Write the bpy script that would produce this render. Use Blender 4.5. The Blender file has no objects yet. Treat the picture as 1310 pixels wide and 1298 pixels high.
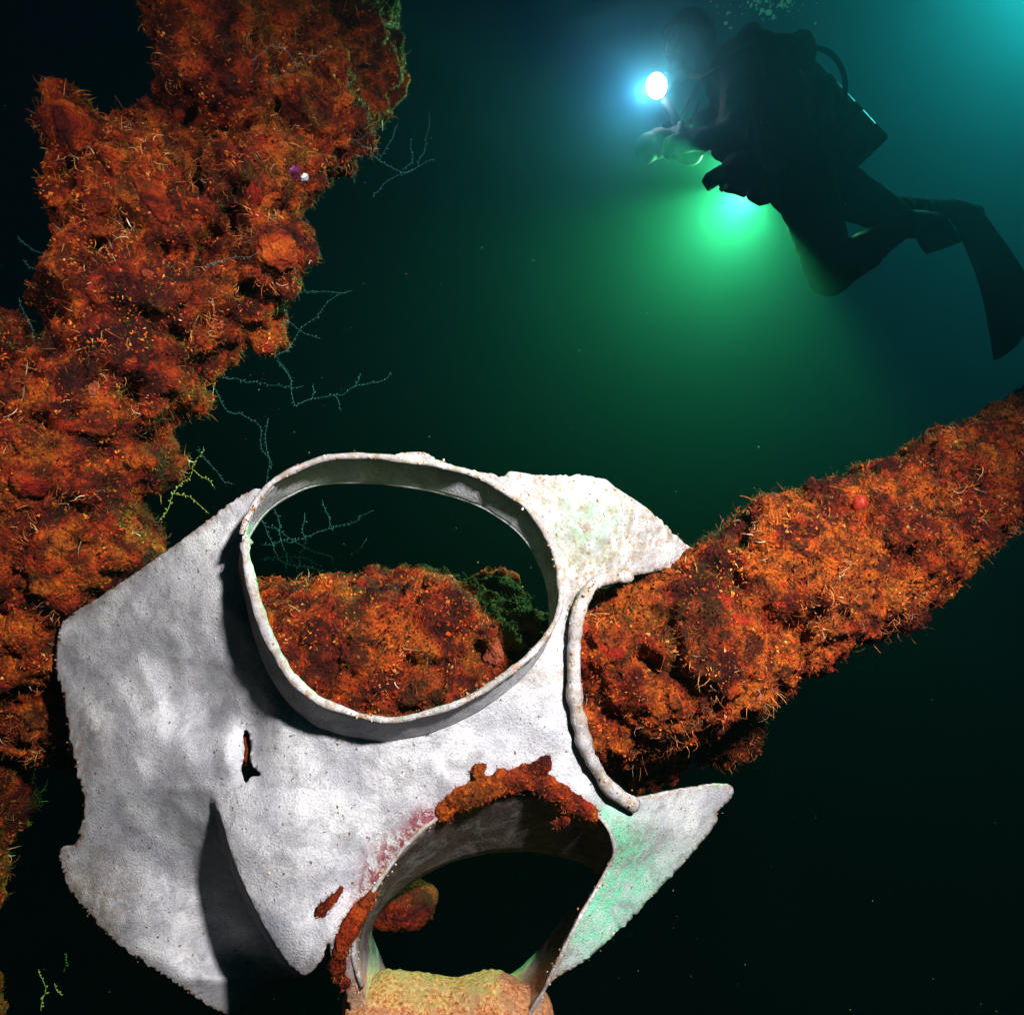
import bpy, bmesh, math, random
import numpy as np
from mathutils import Vector, Matrix, noise as mnoise
from mathutils.geometry import delaunay_2d_cdt

random.seed(7)
rng = np.random.default_rng(7)
scene = bpy.context.scene
C = scene.collection
R = math.radians

# ------------------------------------------------------------------ camera
CAMZ = 8.0                      # metres above the sea bed
F = 850.0                       # focal length in photograph pixels (1310 wide)
cam_d = bpy.data.cameras.new('camera')
cam = bpy.data.objects.new('camera', cam_d); C.objects.link(cam)
cam.location = (0, 0, CAMZ); cam.rotation_euler = (R(90), 0, 0)
cam_d.sensor_width = 36.0; cam_d.sensor_fit = 'HORIZONTAL'
cam_d.lens = F * 36.0 / 1310.0
cam_d.clip_start = 0.02; cam_d.clip_end = 400
scene.camera = cam

# ------------------------------------------------------------------ sky, daylight through the water
SUN = Vector((0.95, 1.0, 0.96)).normalized()        # towards the sun
elev = math.asin(SUN.z); azim = math.atan2(SUN.x, SUN.y)
world = bpy.data.worlds.new('World'); scene.world = world
world.use_nodes = True
wn = world.node_tree
bg = wn.nodes['Background']
sky = wn.nodes.new('ShaderNodeTexSky'); sky.sky_type = 'NISHITA'; sky.sun_disc = False
sky.sun_elevation = elev; sky.sun_rotation = azim
wf = wn.nodes.new('ShaderNodeMix'); wf.data_type = 'RGBA'; wf.blend_type = 'MULTIPLY'; wf.inputs[0].default_value = 1.0
wf.inputs[7].default_value = (0.04, 0.55, 1.0, 1)      # the skylight that the water lets through
wn.links.new(sky.outputs[0], wf.inputs[6]); wn.links.new(wf.outputs[2], bg.inputs[0])
bg.inputs[1].default_value = 0.0008                  # deep water: very little skylight is left

sun_d = bpy.data.lights.new('sun', 'SUN'); sun_d.energy = 0.66; sun_d.angle = R(6)
sun_d.color = (0.06, 0.90, 0.76)                     # daylight filtered by green water
sun = bpy.data.objects.new('sun', sun_d); C.objects.link(sun)
sun.rotation_euler = (-SUN).to_track_quat('-Z', 'Y').to_euler()
sun.location = (6, 6, 12)

# the photographer's flash, on an arm to the upper right of the camera
def flash(loc, target, power, spread, size, col=(1.0, 0.96, 0.94)):
    d = bpy.data.lights.new('strobe', 'SPOT'); d.energy = power; d.color = col
    d.spot_size = R(spread); d.spot_blend = 0.9; d.shadow_soft_size = size
    o = bpy.data.objects.new('strobe', d); C.objects.link(o)
    o.location = loc
    o.rotation_euler = (Vector(target) - Vector(loc)).to_track_quat('-Z', 'Y').to_euler()
    return o
flash((0.58, -0.26, CAMZ + 0.68), (-0.10, 1.0, CAMZ - 0.20), 400, 84, 0.045)
flash((-0.62, -0.05, CAMZ + 0.50), (-0.66, 1.2, CAMZ + 0.46), 34, 58, 0.02)

scene.view_settings.view_transform = 'Standard'
scene.view_settings.look = 'None'
scene.view_settings.exposure = 0.0
scene.view_settings.gamma = 1.0
scene.view_settings.use_curve_mapping = False
scene.render.engine = 'CYCLES'
cy = scene.cycles
cy.use_denoising = True
try: cy.denoiser = 'OPENIMAGEDENOISE'
except Exception: pass
cy.max_bounces = 5; cy.diffuse_bounces = 1; cy.glossy_bounces = 2
cy.transmission_bounces = 3; cy.volume_bounces = 0
cy.use_adaptive_sampling = False
cy.sample_clamp_indirect = 3.0

# ------------------------------------------------------------------ helpers
def P(px, py, d):
    return Vector(((px - 655) / F * d, d, CAMZ - (py - 649) / F * d))

def Pn(pts, d):
    pts = np.asarray(pts, float); d = np.broadcast_to(np.asarray(d, float), (len(pts),))
    return np.stack([(pts[:, 0] - 655) / F * d, d, CAMZ - (pts[:, 1] - 649) / F * d], 1)

def np_mesh(name, v, faces, smooth=True):
    """faces: list of int arrays (n,k)"""
    me = bpy.data.meshes.new(name)
    v = np.asarray(v, np.float32)
    me.vertices.add(len(v)); me.vertices.foreach_set('co', v.ravel())
    loops = np.concatenate([f.ravel() for f in faces]).astype(np.int32)
    sizes = np.concatenate([np.full(len(f), f.shape[1], np.int32) for f in faces])
    starts = np.concatenate([[0], np.cumsum(sizes)[:-1]]).astype(np.int32)
    me.loops.add(len(loops)); me.loops.foreach_set('vertex_index', loops)
    me.polygons.add(len(sizes)); me.polygons.foreach_set('loop_start', starts)
    me.polygons.foreach_set('loop_total', sizes)
    me.polygons.foreach_set('use_smooth', np.full(len(sizes), smooth))
    me.update(calc_edges=True); me.validate()
    return me

def attr(me, name, vals):
    a = me.attributes.new(name, 'FLOAT', 'POINT')
    a.data.foreach_set('value', np.asarray(vals, np.float32))

def link(name, me, mat=None, parent=None):
    o = bpy.data.objects.new(name, me); C.objects.link(o)
    if mat is not None: me.materials.append(mat)
    if parent is not None: o.parent = parent
    return o

def thing(name, label, cat, group=None):
    o = bpy.data.objects.new(name, None); C.objects.link(o)
    o.empty_display_size = 0.1
    tag(o, label, cat, group); return o

def tag(o, label, cat, group=None):
    o['label'] = label; o['category'] = cat
    if group: o['group'] = group
    return o

def catmull(pts, closed=True, sub=8):
    p = np.asarray(pts, float); n = len(p); out = []
    rngi = range(n) if closed else range(n - 1)
    for i in rngi:
        if closed: a, b, c, d = p[i-1], p[i], p[(i+1) % n], p[(i+2) % n]
        else: a, b, c, d = p[max(i-1, 0)], p[i], p[i+1], p[min(i+2, n-1)]
        for k in range(sub):
            t = k / sub
            out.append(0.5*((2*b) + (-a+c)*t + (2*a-5*b+4*c-d)*t*t + (-a+3*b-3*c+d)*t**3))
    if not closed: out.append(p[-1])
    return np.array(out)

def resample(p, step, closed=True):
    q = np.vstack([p, p[:1]]) if closed else p
    s = np.concatenate([[0], np.cumsum(np.linalg.norm(np.diff(q, axis=0), axis=1))])
    n = max(3, int(round(s[-1] / step)))
    t = np.linspace(0, s[-1], n, endpoint=not closed)
    return np.stack([np.interp(t, s, q[:, k]) for k in range(q.shape[1])], 1)

def inside(poly, pts):
    x, y = pts[:, 0], pts[:, 1]; r = np.zeros(len(pts), bool)
    for (x0, y0), (x1, y1) in zip(poly, np.roll(poly, -1, 0)):
        c = ((y0 > y) != (y1 > y))
        with np.errstate(divide='ignore', invalid='ignore'):
            r ^= c & (x < (x1 - x0) * (y - y0) / (y1 - y0 + 1e-12) + x0)
    return r

def tube(path, rad, sides=6, caps=True):
    """path (n,3), rad scalar or (n,). returns verts, quads, tris"""
    p = np.asarray(path, float); n = len(p)
    rad = np.broadcast_to(np.asarray(rad, float), (n,))
    t = np.gradient(p, axis=0); t /= np.linalg.norm(t, axis=1, keepdims=True) + 1e-12
    up = np.array([0.3, -0.8, 0.5]); u = np.zeros_like(p); w = np.cross(t[0], up)
    w /= np.linalg.norm(w) + 1e-9; cur = w
    for i in range(n):
        cur = cur - t[i] * cur.dot(t[i]); cur /= np.linalg.norm(cur) + 1e-12; u[i] = cur
    v2 = np.cross(t, u)
    a = np.arange(sides) * 2 * np.pi / sides
    V = p[:, None] + rad[:, None, None] * (u[:, None] * np.cos(a)[None, :, None] + v2[:, None] * np.sin(a)[None, :, None])
    V = V.reshape(-1, 3)
    i = np.arange(n - 1)[:, None] * sides; j = np.arange(sides)[None]
    Q = np.stack([i + j, i + (j + 1) % sides, i + sides + (j + 1) % sides, i + sides + j], -1).reshape(-1, 4)
    T = np.zeros((0, 3), int)
    if caps:
        V = np.vstack([V, p[:1], p[-1:]]); m = n * sides
        jj = np.arange(sides)
        T = np.vstack([np.stack([np.full(sides, m), (jj + 1) % sides, jj], 1),
                       np.stack([np.full(sides, m + 1), (n-1)*sides + jj, (n-1)*sides + (jj+1) % sides], 1)])
    return V, Q, T

class MB:
    def __init__(s): s.v = []; s.q = []; s.t = []; s.n = 0
    def add(s, V, Q=None, T=None):
        s.v.append(V)
        if Q is not None and len(Q): s.q.append(Q + s.n)
        if T is not None and len(T): s.t.append(T + s.n)
        s.n += len(V)
    def tube(s, *a, **k): s.add(*tube(*a, **k)); return s
    def mesh(s, name, smooth=True):
        f = []
        if s.q: f.append(np.concatenate(s.q))
        if s.t: f.append(np.concatenate(s.t))
        return np_mesh(name, np.concatenate(s.v), f, smooth)

def bm_mesh(name, fn, smooth=True, bevel=0):
    bm = bmesh.new(); fn(bm)
    if bevel: bmesh.ops.bevel(bm, geom=bm.edges[:], offset=bevel, segments=2, affect='EDGES', profile=0.5)
    me = bpy.data.meshes.new(name); bm.to_mesh(me); bm.free()
    for p in me.polygons: p.use_smooth = smooth
    return me

ICO = {}
def ico(sub):
    if sub not in ICO:
        bm = bmesh.new(); bmesh.ops.create_icosphere(bm, subdivisions=sub, radius=1)
        ICO[sub] = (np.array([v.co[:] for v in bm.verts]), np.array([[v.index for v in f.verts] for f in bm.faces])); bm.free()
    return ICO[sub]

_tex = {}
def tex(kind, size, **kw):
    key = (kind, size, tuple(kw.items()))
    if key not in _tex:
        t = bpy.data.textures.new(kind, kind); t.noise_scale = size
        for k, v in kw.items(): setattr(t, k, v)
        _tex[key] = t
    return _tex[key]

def blob_mesh(name, balls, voxel, displace=(), smooth_it=2):
    """union of balls (centre, radius or (rx,ry,rz)) skinned into one continuous mesh"""
    v, f = ico(3); mb = MB()
    for c, r in balls:
        mb.add(np.asarray(c) + v * np.asarray(r), None, f)
    o = bpy.data.objects.new('tmp', mb.mesh('tmp')); C.objects.link(o)
    m = o.modifiers.new('r', 'REMESH'); m.mode = 'VOXEL'; m.voxel_size = voxel; m.use_smooth_shade = True
    if smooth_it:
        m = o.modifiers.new('s', 'SMOOTH'); m.iterations = smooth_it; m.factor = 0.5
    for t, st in displace:
        m = o.modifiers.new('d', 'DISPLACE'); m.texture = t; m.strength = st; m.mid_level = 0.5
        m.texture_coords = 'GLOBAL'
    dg = bpy.context.evaluated_depsgraph_get(); dg.update()
    me = bpy.data.meshes.new_from_object(o.evaluated_get(dg))
    me.name = name; old = o.data
    bpy.data.objects.remove(o); bpy.data.meshes.remove(old)
    for p in me.polygons: p.use_smooth = True
    return me

def chain(pts, sub=4):
    """pts (px,py,d,rpx) -> dense balls along a smooth path"""
    q = catmull(np.array(pts, float), closed=False, sub=sub)
    return [(P(a, b, d), r * d / F) for a, b, d, r in q]

def capsule(p0, p1, r0, r1, n=8):
    return [(Vector(p0).lerp(Vector(p1), t), r0 + (r1 - r0) * t) for t in np.linspace(0, 1, n)]

def surface(me):
    """triangle soup: centroids sampling data"""
    me.calc_loop_triangles()
    nv = len(me.vertices); co = np.empty(nv * 3, np.float32); me.vertices.foreach_get('co', co); co = co.reshape(-1, 3)
    t = np.empty(len(me.loop_triangles) * 3, np.int32); me.loop_triangles.foreach_get('vertices', t); t = t.reshape(-1, 3)
    a, b, c = co[t[:, 0]], co[t[:, 1]], co[t[:, 2]]
    n = np.cross(b - a, c - a); ar = np.linalg.norm(n, axis=1); n /= ar[:, None] + 1e-12
    return a, b, c, n, ar

def pix(p):
    d = np.maximum(p[:, 1], 0.05)
    return p[:, 0] / d * F + 655, 649 - (p[:, 2] - CAMZ) / d * F

def sample(me, N, cull=-0.45, margin=140, dens=None):
    a, b, c, n, ar = surface(me)
    ctr = (a + b + c) / 3; x, y = pix(ctr)
    view = np.array([0, 0, CAMZ]) - ctr; dist = np.linalg.norm(view, axis=1); view /= dist[:, None]
    w = ar * ((n * view).sum(1) > cull) * (x > -margin) * (x < 1310 + margin) * (y > -margin) * (y < 1298 + margin)
    if dens is not None: w = w * dens(ctr, n)
    i = rng.choice(len(w), N, p=w / w.sum())
    u, v = rng.random(N), rng.random(N); k = u + v > 1; u[k], v[k] = 1 - u[k], 1 - v[k]
    p = a[i] + (b[i] - a[i]) * u[:, None] + (c[i] - a[i]) * v[:, None]
    return p, n[i]

def unit(v): return v / (np.linalg.norm(v, axis=1, keepdims=True) + 1e-12)

def hairs(name, p, n, L, rad, lean=0.9, curl=0.8, rings=4, drift=(0, 0, 0)):
    """little curved filaments rooted at p"""
    N = len(p); L = np.broadcast_to(L, (N,)); rad = np.broadcast_to(rad, (N,))
    d0 = unit(n + lean * rng.normal(size=(N, 3)) + np.asarray(drift))
    bend = unit(rng.normal(size=(N, 3)))
    V = []; pos = p - n * 0.002; d = d0
    a = np.arange(3) * 2 * np.pi / 3
    for k in range(rings):
        t = k / (rings - 1)
        u = unit(np.cross(d, bend)); w = np.cross(d, u)
        r = rad * (1 - 0.75 * t)
        V.append(pos[:, None] + r[:, None, None] * (u[:, None] * np.cos(a)[None, :, None] + w[:, None] * np.sin(a)[None, :, None]))
        pos = pos + d * (L / (rings - 1))[:, None]
        d = unit(d + curl * bend * (0.6 + 0.4 * rng.random((N, 1))))
    V = np.stack(V, 1).reshape(-1, 3)
    base = (np.arange(N) * rings * 3)[:, None, None]
    i = np.arange(rings - 1)[None, :, None] * 3; j = np.arange(3)[None, None]
    Q = np.stack([base + i + j, base + i + (j + 1) % 3, base + i + 3 + (j + 1) % 3, base + i + 3 + j], -1).reshape(-1, 4)
    me = np_mesh(name, V, [Q])
    attr(me, 'tint', np.repeat(rng.random(N), rings * 3))
    attr(me, 'tip', np.tile(np.repeat(np.linspace(0, 1, rings), 3), N))
    return me

OCT = np.array([[1, 0, 0], [-1, 0, 0], [0, 1, 0], [0, -1, 0], [0, 0, 1], [0, 0, -1]], float)
OCF = np.array([[0, 2, 4], [2, 1, 4], [1, 3, 4], [3, 0, 4], [2, 0, 5], [1, 2, 5], [3, 1, 5], [0, 3, 5]])
def crumbs(name, p, n, size):
    N = len(p)
    ax = rng.normal(size=(N, 3)); x = unit(ax); y = unit(np.cross(x, rng.normal(size=(N, 3)))); z = np.cross(x, y)
    s = size[:, None] * rng.uniform(0.35, 1.25, (N, 3))
    o = OCT[None] * s[:, None] * rng.uniform(0.7, 1.3, (N, 6, 1))
    V = p[:, None] + o[..., :1] * x[:, None] + o[..., 1:2] * y[:, None] + o[..., 2:] * z[:, None]
    T = (OCF[None] + (np.arange(N) * 6)[:, None, None]).reshape(-1, 3)
    me = np_mesh(name, V.reshape(-1, 3), [T], smooth=False)
    attr(me, 'tint', np.repeat(rng.random(N), 6))
    return me

# ------------------------------------------------------------------ materials
def new_mat(name):
    m = bpy.data.materials.new(name); m.use_nodes = True
    nt = m.node_tree; b = nt.nodes['Principled BSDF']
    return m, nt, b
def nd(nt, typ, **kw):
    n = nt.nodes.new(typ)
    for k, v in kw.items(): setattr(n, k, v)
    return n
def ramp(nt, src, stops, interp='LINEAR'):
    r = nd(nt, 'ShaderNodeValToRGB'); cr = r.color_ramp; cr.interpolation = interp
    while len(cr.elements) > 1: cr.elements.remove(cr.elements[-1])
    for i, (p, c) in enumerate(stops):
        e = cr.elements[0] if i == 0 else cr.elements.new(p)
        e.position = p; e.color = (*c, 1) if len(c) == 3 else c
    nt.links.new(src, r.inputs[0]); return r.outputs[0]
def noise_n(nt, scale, detail=5, rough=0.6, dist=0.0, off=(0, 0, 0)):
    g = nd(nt, 'ShaderNodeNewGeometry'); m = nd(nt, 'ShaderNodeMapping'); m.inputs[1].default_value = off
    nt.links.new(g.outputs['Position'], m.inputs[0])
    n = nd(nt, 'ShaderNodeTexNoise'); n.inputs['Scale'].default_value = scale
    n.inputs['Detail'].default_value = detail; n.inputs['Roughness'].default_value = rough
    n.inputs['Distortion'].default_value = dist
    nt.links.new(m.outputs[0], n.inputs['Vector']); return n.outputs[0]
def voro(nt, scale, feature='F1'):
    g = nd(nt, 'ShaderNodeNewGeometry'); n = nd(nt, 'ShaderNodeTexVoronoi', feature=feature)
    n.inputs['Scale'].default_value = scale; nt.links.new(g.outputs['Position'], n.inputs['Vector']); return n.outputs[0]
def mixc(nt, fac, a, b, mode='MIX'):
    m = nd(nt, 'ShaderNodeMix', data_type='RGBA', blend_type=mode)
    for i, s in ((0, fac), (6, a), (7, b)):
        if hasattr(s, 'is_linked'): nt.links.new(s, m.inputs[i])
        else: m.inputs[i].default_value = s if not isinstance(s, tuple) else (*s, 1)
    return m.outputs[2]
def mathn(nt, op, a, b=0.0, clamp=False):
    m = nd(nt, 'ShaderNodeMath', operation=op, use_clamp=clamp)
    for i, s in enumerate((a, b)):
        if hasattr(s, 'is_linked'): nt.links.new(s, m.inputs[i])
        else: m.inputs[i].default_value = s
    return m.outputs[0]
def attrn(nt, name):
    a = nd(nt, 'ShaderNodeAttribute'); a.attribute_name = name; return a.outputs['Fac']
def bump(nt, b, h, strength, dist):
    n = nd(nt, 'ShaderNodeBump'); n.inputs['Strength'].default_value = strength; n.inputs['Distance'].default_value = dist
    nt.links.new(h, n.inputs['Height']); nt.links.new(n.outputs[0], b.inputs['Normal'])

def flat_mat(name, col, rough=0.6, metal=0.0, spec=0.3, emit=None, nscale=60, var=0.35):
    m, nt, b = new_mat(name)
    f = noise_n(nt, nscale, 4)
    c = mixc(nt, f, tuple(x * (1 - var) for x in col), tuple(min(1, x * (1 + var)) for x in col))
    nt.links.new(c, b.inputs['Base Color']); b.inputs['Roughness'].default_value = rough
    b.inputs['Metallic'].default_value = metal; b.inputs['Specular IOR Level'].default_value = spec
    if emit:
        b.inputs['Emission Color'].default_value = (*emit[0], 1); b.inputs['Emission Strength'].default_value = emit[1]
    return m

PAL = [(0.34, (0.018, 0.003, 0.003)), (0.43, (0.11, 0.009, 0.005)), (0.51, (0.44, 0.045, 0.007)), (0.59, (0.66, 0.13, 0.012)), (0.70, (0.26, 0.08, 0.012))]
def crust_mat(name, off, olive=0.5, dark=0.5, pal=PAL):
    m, nt, b = new_mat(name)
    big = noise_n(nt, 9, 5, 0.6, 0.4, off)
    col = ramp(nt, big, pal)
    mid = noise_n(nt, 34, 6, 0.7, 0.5, off)
    col = mixc(nt, ramp(nt, mid, [(0.42, (0, 0, 0)), (0.58, (dark,) * 3)]), col, (0.035, 0.006, 0.004))
    red = noise_n(nt, 15, 4, 0.6, 1.0, (off[0] + 3, off[1], off[2]))
    col = mixc(nt, ramp(nt, red, [(0.60, (0, 0, 0)), (0.68, (0.8, 0.8, 0.8))]), col, (0.48, 0.028, 0.012))
    ol = noise_n(nt, 6, 4, 0.6, 0.3, (off[0], off[1] + 5, off[2]))
    col = mixc(nt, ramp(nt, ol, [(0.55, (0, 0, 0)), (0.70, (olive,) * 3)]), col, (0.13, 0.11, 0.012))
    fine = noise_n(nt, 260, 4, 0.7)
    col = mixc(nt, 0.55, col, ramp(nt, fine, [(0.30, (0.12, 0.1, 0.1)), (0.52, (0.7, 0.66, 0.6)), (0.70, (1.9, 1.8, 1.7))]), 'MULTIPLY')
    nt.links.new(col, b.inputs['Base Color'])
    b.inputs['Roughness'].default_value = 0.85; b.inputs['Specular IOR Level'].default_value = 0.12
    h = mathn(nt, 'ADD', mathn(nt, 'MULTIPLY', noise_n(nt, 120, 6, 0.75), 1.0), mathn(nt, 'MULTIPLY', voro(nt, 180), 0.5))
    bump(nt, b, h, 1.0, 0.014)
    return m

def hair_mat(name, stops, trans=0.2, patchy_dark=True):
    m, nt, b = new_mat(name)
    col = ramp(nt, attrn(nt, 'tint'), stops)
    big = noise_n(nt, 20, 4, 0.65, 0.6)
    if patchy_dark: col = mixc(nt, 1.0, col, ramp(nt, big, [(0.40, (0.05, 0.03, 0.03)), (0.50, (0.40, 0.32, 0.32)), (0.62, (1.15, 1.15, 1.15))]), 'MULTIPLY')
    nt.links.new(col, b.inputs['Base Color'])
    b.inputs['Roughness'].default_value = 0.6; b.inputs['Specular IOR Level'].default_value = 0.15
    tr = nd(nt, 'ShaderNodeBsdfTranslucent'); nt.links.new(col, tr.inputs[0])
    ms = nd(nt, 'ShaderNodeMixShader'); ms.inputs[0].default_value = trans
    nt.links.new(b.outputs[0], ms.inputs[1]); nt.links.new(tr.outputs[0], ms.inputs[2])
    nt.links.new(ms.outputs[0], nt.nodes['Material Output'].inputs[0])
    return m

M_crust_col = crust_mat('sponge_crust_column', (0, 0, 0), 0.55, 0.85)
M_crust_beam = crust_mat('sponge_crust_beam', (7.3, 1.1, 2.0), 0.45, 0.9)
M_hair = hair_mat('hydroid_fuzz', [(0.0, (0.22, 0.018, 0.004)), (0.3, (0.52, 0.055, 0.006)), (0.6, (0.66, 0.13, 0.010)),
                                   (0.85, (0.62, 0.19, 0.015)), (0.95, (0.68, 0.30, 0.05)), (1.0, (0.70, 0.5, 0.25))])
M_worm = hair_mat('tube_worms', [(0.0, (0.50, 0.11, 0.02)), (0.5, (0.62, 0.20, 0.04)), (0.85, (0.66, 0.34, 0.10)), (1.0, (0.75, 0.65, 0.5))])
M_olive = hair_mat('algae_turf', [(0.0, (0.06, 0.10, 0.010)), (0.5, (0.18, 0.21, 0.018)), (0.8, (0.30, 0.26, 0.02)), (1.0, (0.40, 0.24, 0.03))], 0.45)
M_crumb = hair_mat('sponge_crumbs', [(0.0, (0.09, 0.008, 0.004)), (0.35, (0.42, 0.035, 0.006)), (0.65, (0.64, 0.10, 0.010)),
                                     (0.9, (0.60, 0.18, 0.015)), (1.0, (0.7, 0.34, 0.10))])

def panel_mat():
    m, nt, b = new_mat('corroded_alloy')
    n1 = noise_n(nt, 14, 6, 0.65, 0.2)
    col = ramp(nt, n1, [(0.30, (0.30, 0.30, 0.35)), (0.5, (0.48, 0.48, 0.51)), (0.66, (0.66, 0.66, 0.67))])
    # pale salty bloom, warm stains, crimson coralline film, algae with green light painted in: each a patch of its own (attributes)
    st = mathn(nt, 'MULTIPLY', attrn(nt, 'stain'), ramp(nt, noise_n(nt, 60, 6, 0.7), [(0.38, (0, 0, 0)), (0.62, (1, 1, 1))]))
    col = mixc(nt, st, col, (0.22, 0.16, 0.085))
    st2 = mathn(nt, 'MULTIPLY', attrn(nt, 'stain'), ramp(nt, noise_n(nt, 110, 5, 0.7, 0, (4, 4, 4)), [(0.56, (0, 0, 0)), (0.64, (1, 1, 1))]))
    col = mixc(nt, st2, col, (0.32, 0.09, 0.02))
    cr = mathn(nt, 'MULTIPLY', attrn(nt, 'crimson'), ramp(nt, noise_n(nt, 85, 5, 0.7, 0.5, (1, 9, 4)), [(0.42, (0, 0, 0)), (0.54, (1, 1, 1))]))
    col = mixc(nt, cr, col, (0.18, 0.016, 0.03))
    al = mathn(nt, 'MULTIPLY', attrn(nt, 'algae'), ramp(nt, noise_n(nt, 50, 5, 0.7, 0.3, (2, 2, 7)), [(0.32, (0.15, 0.15, 0.15)), (0.6, (1, 1, 1))]))
    col = mixc(nt, al, col, (0.15, 0.60, 0.36))
    sd = mathn(nt, 'MULTIPLY', attrn(nt, 'sand'), ramp(nt, noise_n(nt, 70, 5, 0.7, 0.3, (6, 2, 7)), [(0.25, (0.5, 0.5, 0.5)), (0.5, (1, 1, 1))]))
    col = mixc(nt, sd, col, ramp(nt, noise_n(nt, 320, 4, 0.7), [(0.36, (0.34, 0.09, 0.03)), (0.5, (0.55, 0.29, 0.15)), (0.65, (0.66, 0.47, 0.32))]))
    col = mixc(nt, attrn(nt, 'wall_shade'), col, ramp(nt, noise_n(nt, 70, 4), [(0.35, (0.012, 0.008, 0.006)), (0.62, (0.05, 0.018, 0.008))]))  # shade of the lower collar's inner wall, painted into the colour
    pits = voro(nt, 260)
    col = mixc(nt, 0.7, col, ramp(nt, noise_n(nt, 330, 4, 0.75), [(0.30, (0.22, 0.22, 0.26)), (0.46, (0.92, 0.92, 0.93)), (0.7, (1.15, 1.15, 1.12))]), 'MULTIPLY')
    worn = ramp(nt, noise_n(nt, 26, 8, 0.75, 0.8, (5, 1, 2)), [(0.50, (0, 0, 0)), (0.60, (0.55, 0.55, 0.55))])
    col = mixc(nt, worn, col, (0.20, 0.19, 0.20))
    scr = ramp(nt, noise_n(nt, 75, 8, 0.8, 2.5, (9, 3, 2)), [(0.49, (0, 0, 0)), (0.5, (0.5, 0.5, 0.5)), (0.51, (0, 0, 0))])
    col = mixc(nt, scr, col, (0.75, 0.75, 0.74))
    specks = ramp(nt, noise_n(nt, 150, 2, 0.5, 0, (3, 3, 3)), [(0.68, (0, 0, 0)), (0.72, (1, 1, 1))])
    col = mixc(nt, specks, col, (0.12, 0.07, 0.04))
    nt.links.new(col, b.inputs['Base Color'])
    b.inputs['Roughness'].default_value = 0.62; b.inputs['Specular IOR Level'].default_value = 0.35
    b.inputs['Metallic'].default_value = 0.0
    h = mathn(nt, 'ADD', noise_n(nt, 420, 5, 0.75), mathn(nt, 'MULTIPLY', noise_n(nt, 60, 6, 0.7), 0.25))
    h = mathn(nt, 'ADD', h, mathn(nt, 'MULTIPLY', pits, 0.35))
    bump(nt, b, h, 0.55, 0.0038)
    return m
M_panel = panel_mat()

# ------------------------------------------------------------------ sea bed
gs = 90; xs = np.linspace(-45, 45, gs); gx, gy = np.meshgrid(xs, xs)
gz = np.array([[0.5 * mnoise.fractal(Vector((x * .12, y * .12, 0)), 1.0, 2.0, 4) for x in xs] for y in xs])
gz -= gz.max() + 0.0
gv = np.stack([gx, gy, gz], -1).reshape(-1, 3)
ii = (np.arange(gs - 1)[:, None] * gs + np.arange(gs - 1)[None]).ravel()
ground = link('sea_bed', np_mesh('sea_bed', gv, [np.stack([ii, ii + 1, ii + gs + 1, ii + gs], 1)]),
              flat_mat('silt', (0.06, 0.055, 0.045), 0.95, nscale=3))
ground['kind'] = 'structure'

# ------------------------------------------------------------------ encrusted column on the left
col = thing('encrusted_column', 'tall leaning wreck column thickly covered in orange and red sponge', 'wreck column')
D = 1.22
def B(x, y, r, d=D, sq=1.0): return (P(x, y, d), (r * d / F, r * d / F * sq, r * d / F))
balls = [B(335, 20, 135, 1.30), B(410, 40, 85, 1.28), B(450, 85, 62, 1.32), B(290, 95, 92, 1.20), B(385, 145, 78, 1.24), B(270, 30, 75, 1.2), B(455, 20, 55, 1.36),
         B(340, 215, 62, 1.17), B(95, 172, 44, 1.14), B(95, 250, 42, 1.16), B(195, 215, 62, 1.18), B(175, 262, 66, 1.13), B(215, 285, 38, 1.12),
         B(120, 300, 52, 1.19), B(250, 230, 90, 1.28), B(352, 320, 42, 1.18), B(300, 300, 75, 1.28), B(200, 375, 112, 1.2), B(305, 360, 60, 1.24),
         B(120, 380, 60, 1.2), B(330, 420, 32, 1.28), B(285, 430, 40, 1.27), B(170, 470, 96, 1.18), B(215, 500, 52, 1.22), B(110, 520, 90, 1.16), B(40, 500, 70, 1.25),
         B(165, 590, 66, 1.2), B(70, 600, 95, 1.15), B(-10, 430, 40, 1.15), B(110, 680, 90, 1.18), B(20, 690, 100, 1.16), B(80, 770, 80, 1.2),
         B(-20, 800, 100, 1.2), B(40, 820, 60, 1.2), B(-80, 920, 85, 1.28), B(-75, 1030, 90, 1.30), B(-105, 1150, 90, 1.32), B(-130, 1300, 105, 1.32),
         B(370, -120, 150, 1.35), B(430, -270, 150, 1.4), B(480, -400, 130, 1.45)]
top_of_base = P(-130, 1330, 1.32)
for k in range(34):
    z = top_of_base.z - k * 0.23
    balls.append((Vector((top_of_base.x - 0.01 * k, 1.32 + 0.006 * k, max(z, -0.2))), 0.17 + 0.03 * math.sin(k * 2.1) + 0.003 * k))
    if z < -0.1: break
me = blob_mesh('column_body', balls, 0.0075,
               [(tex('CLOUDS', 0.19, noise_depth=2), 0.07), (tex('CLOUDS', 0.08, noise_depth=3), 0.05), (tex('VORONOI', 0.055), -0.034), (tex('CLOUDS', 0.024, noise_depth=4), 0.034)], 2)
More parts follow.
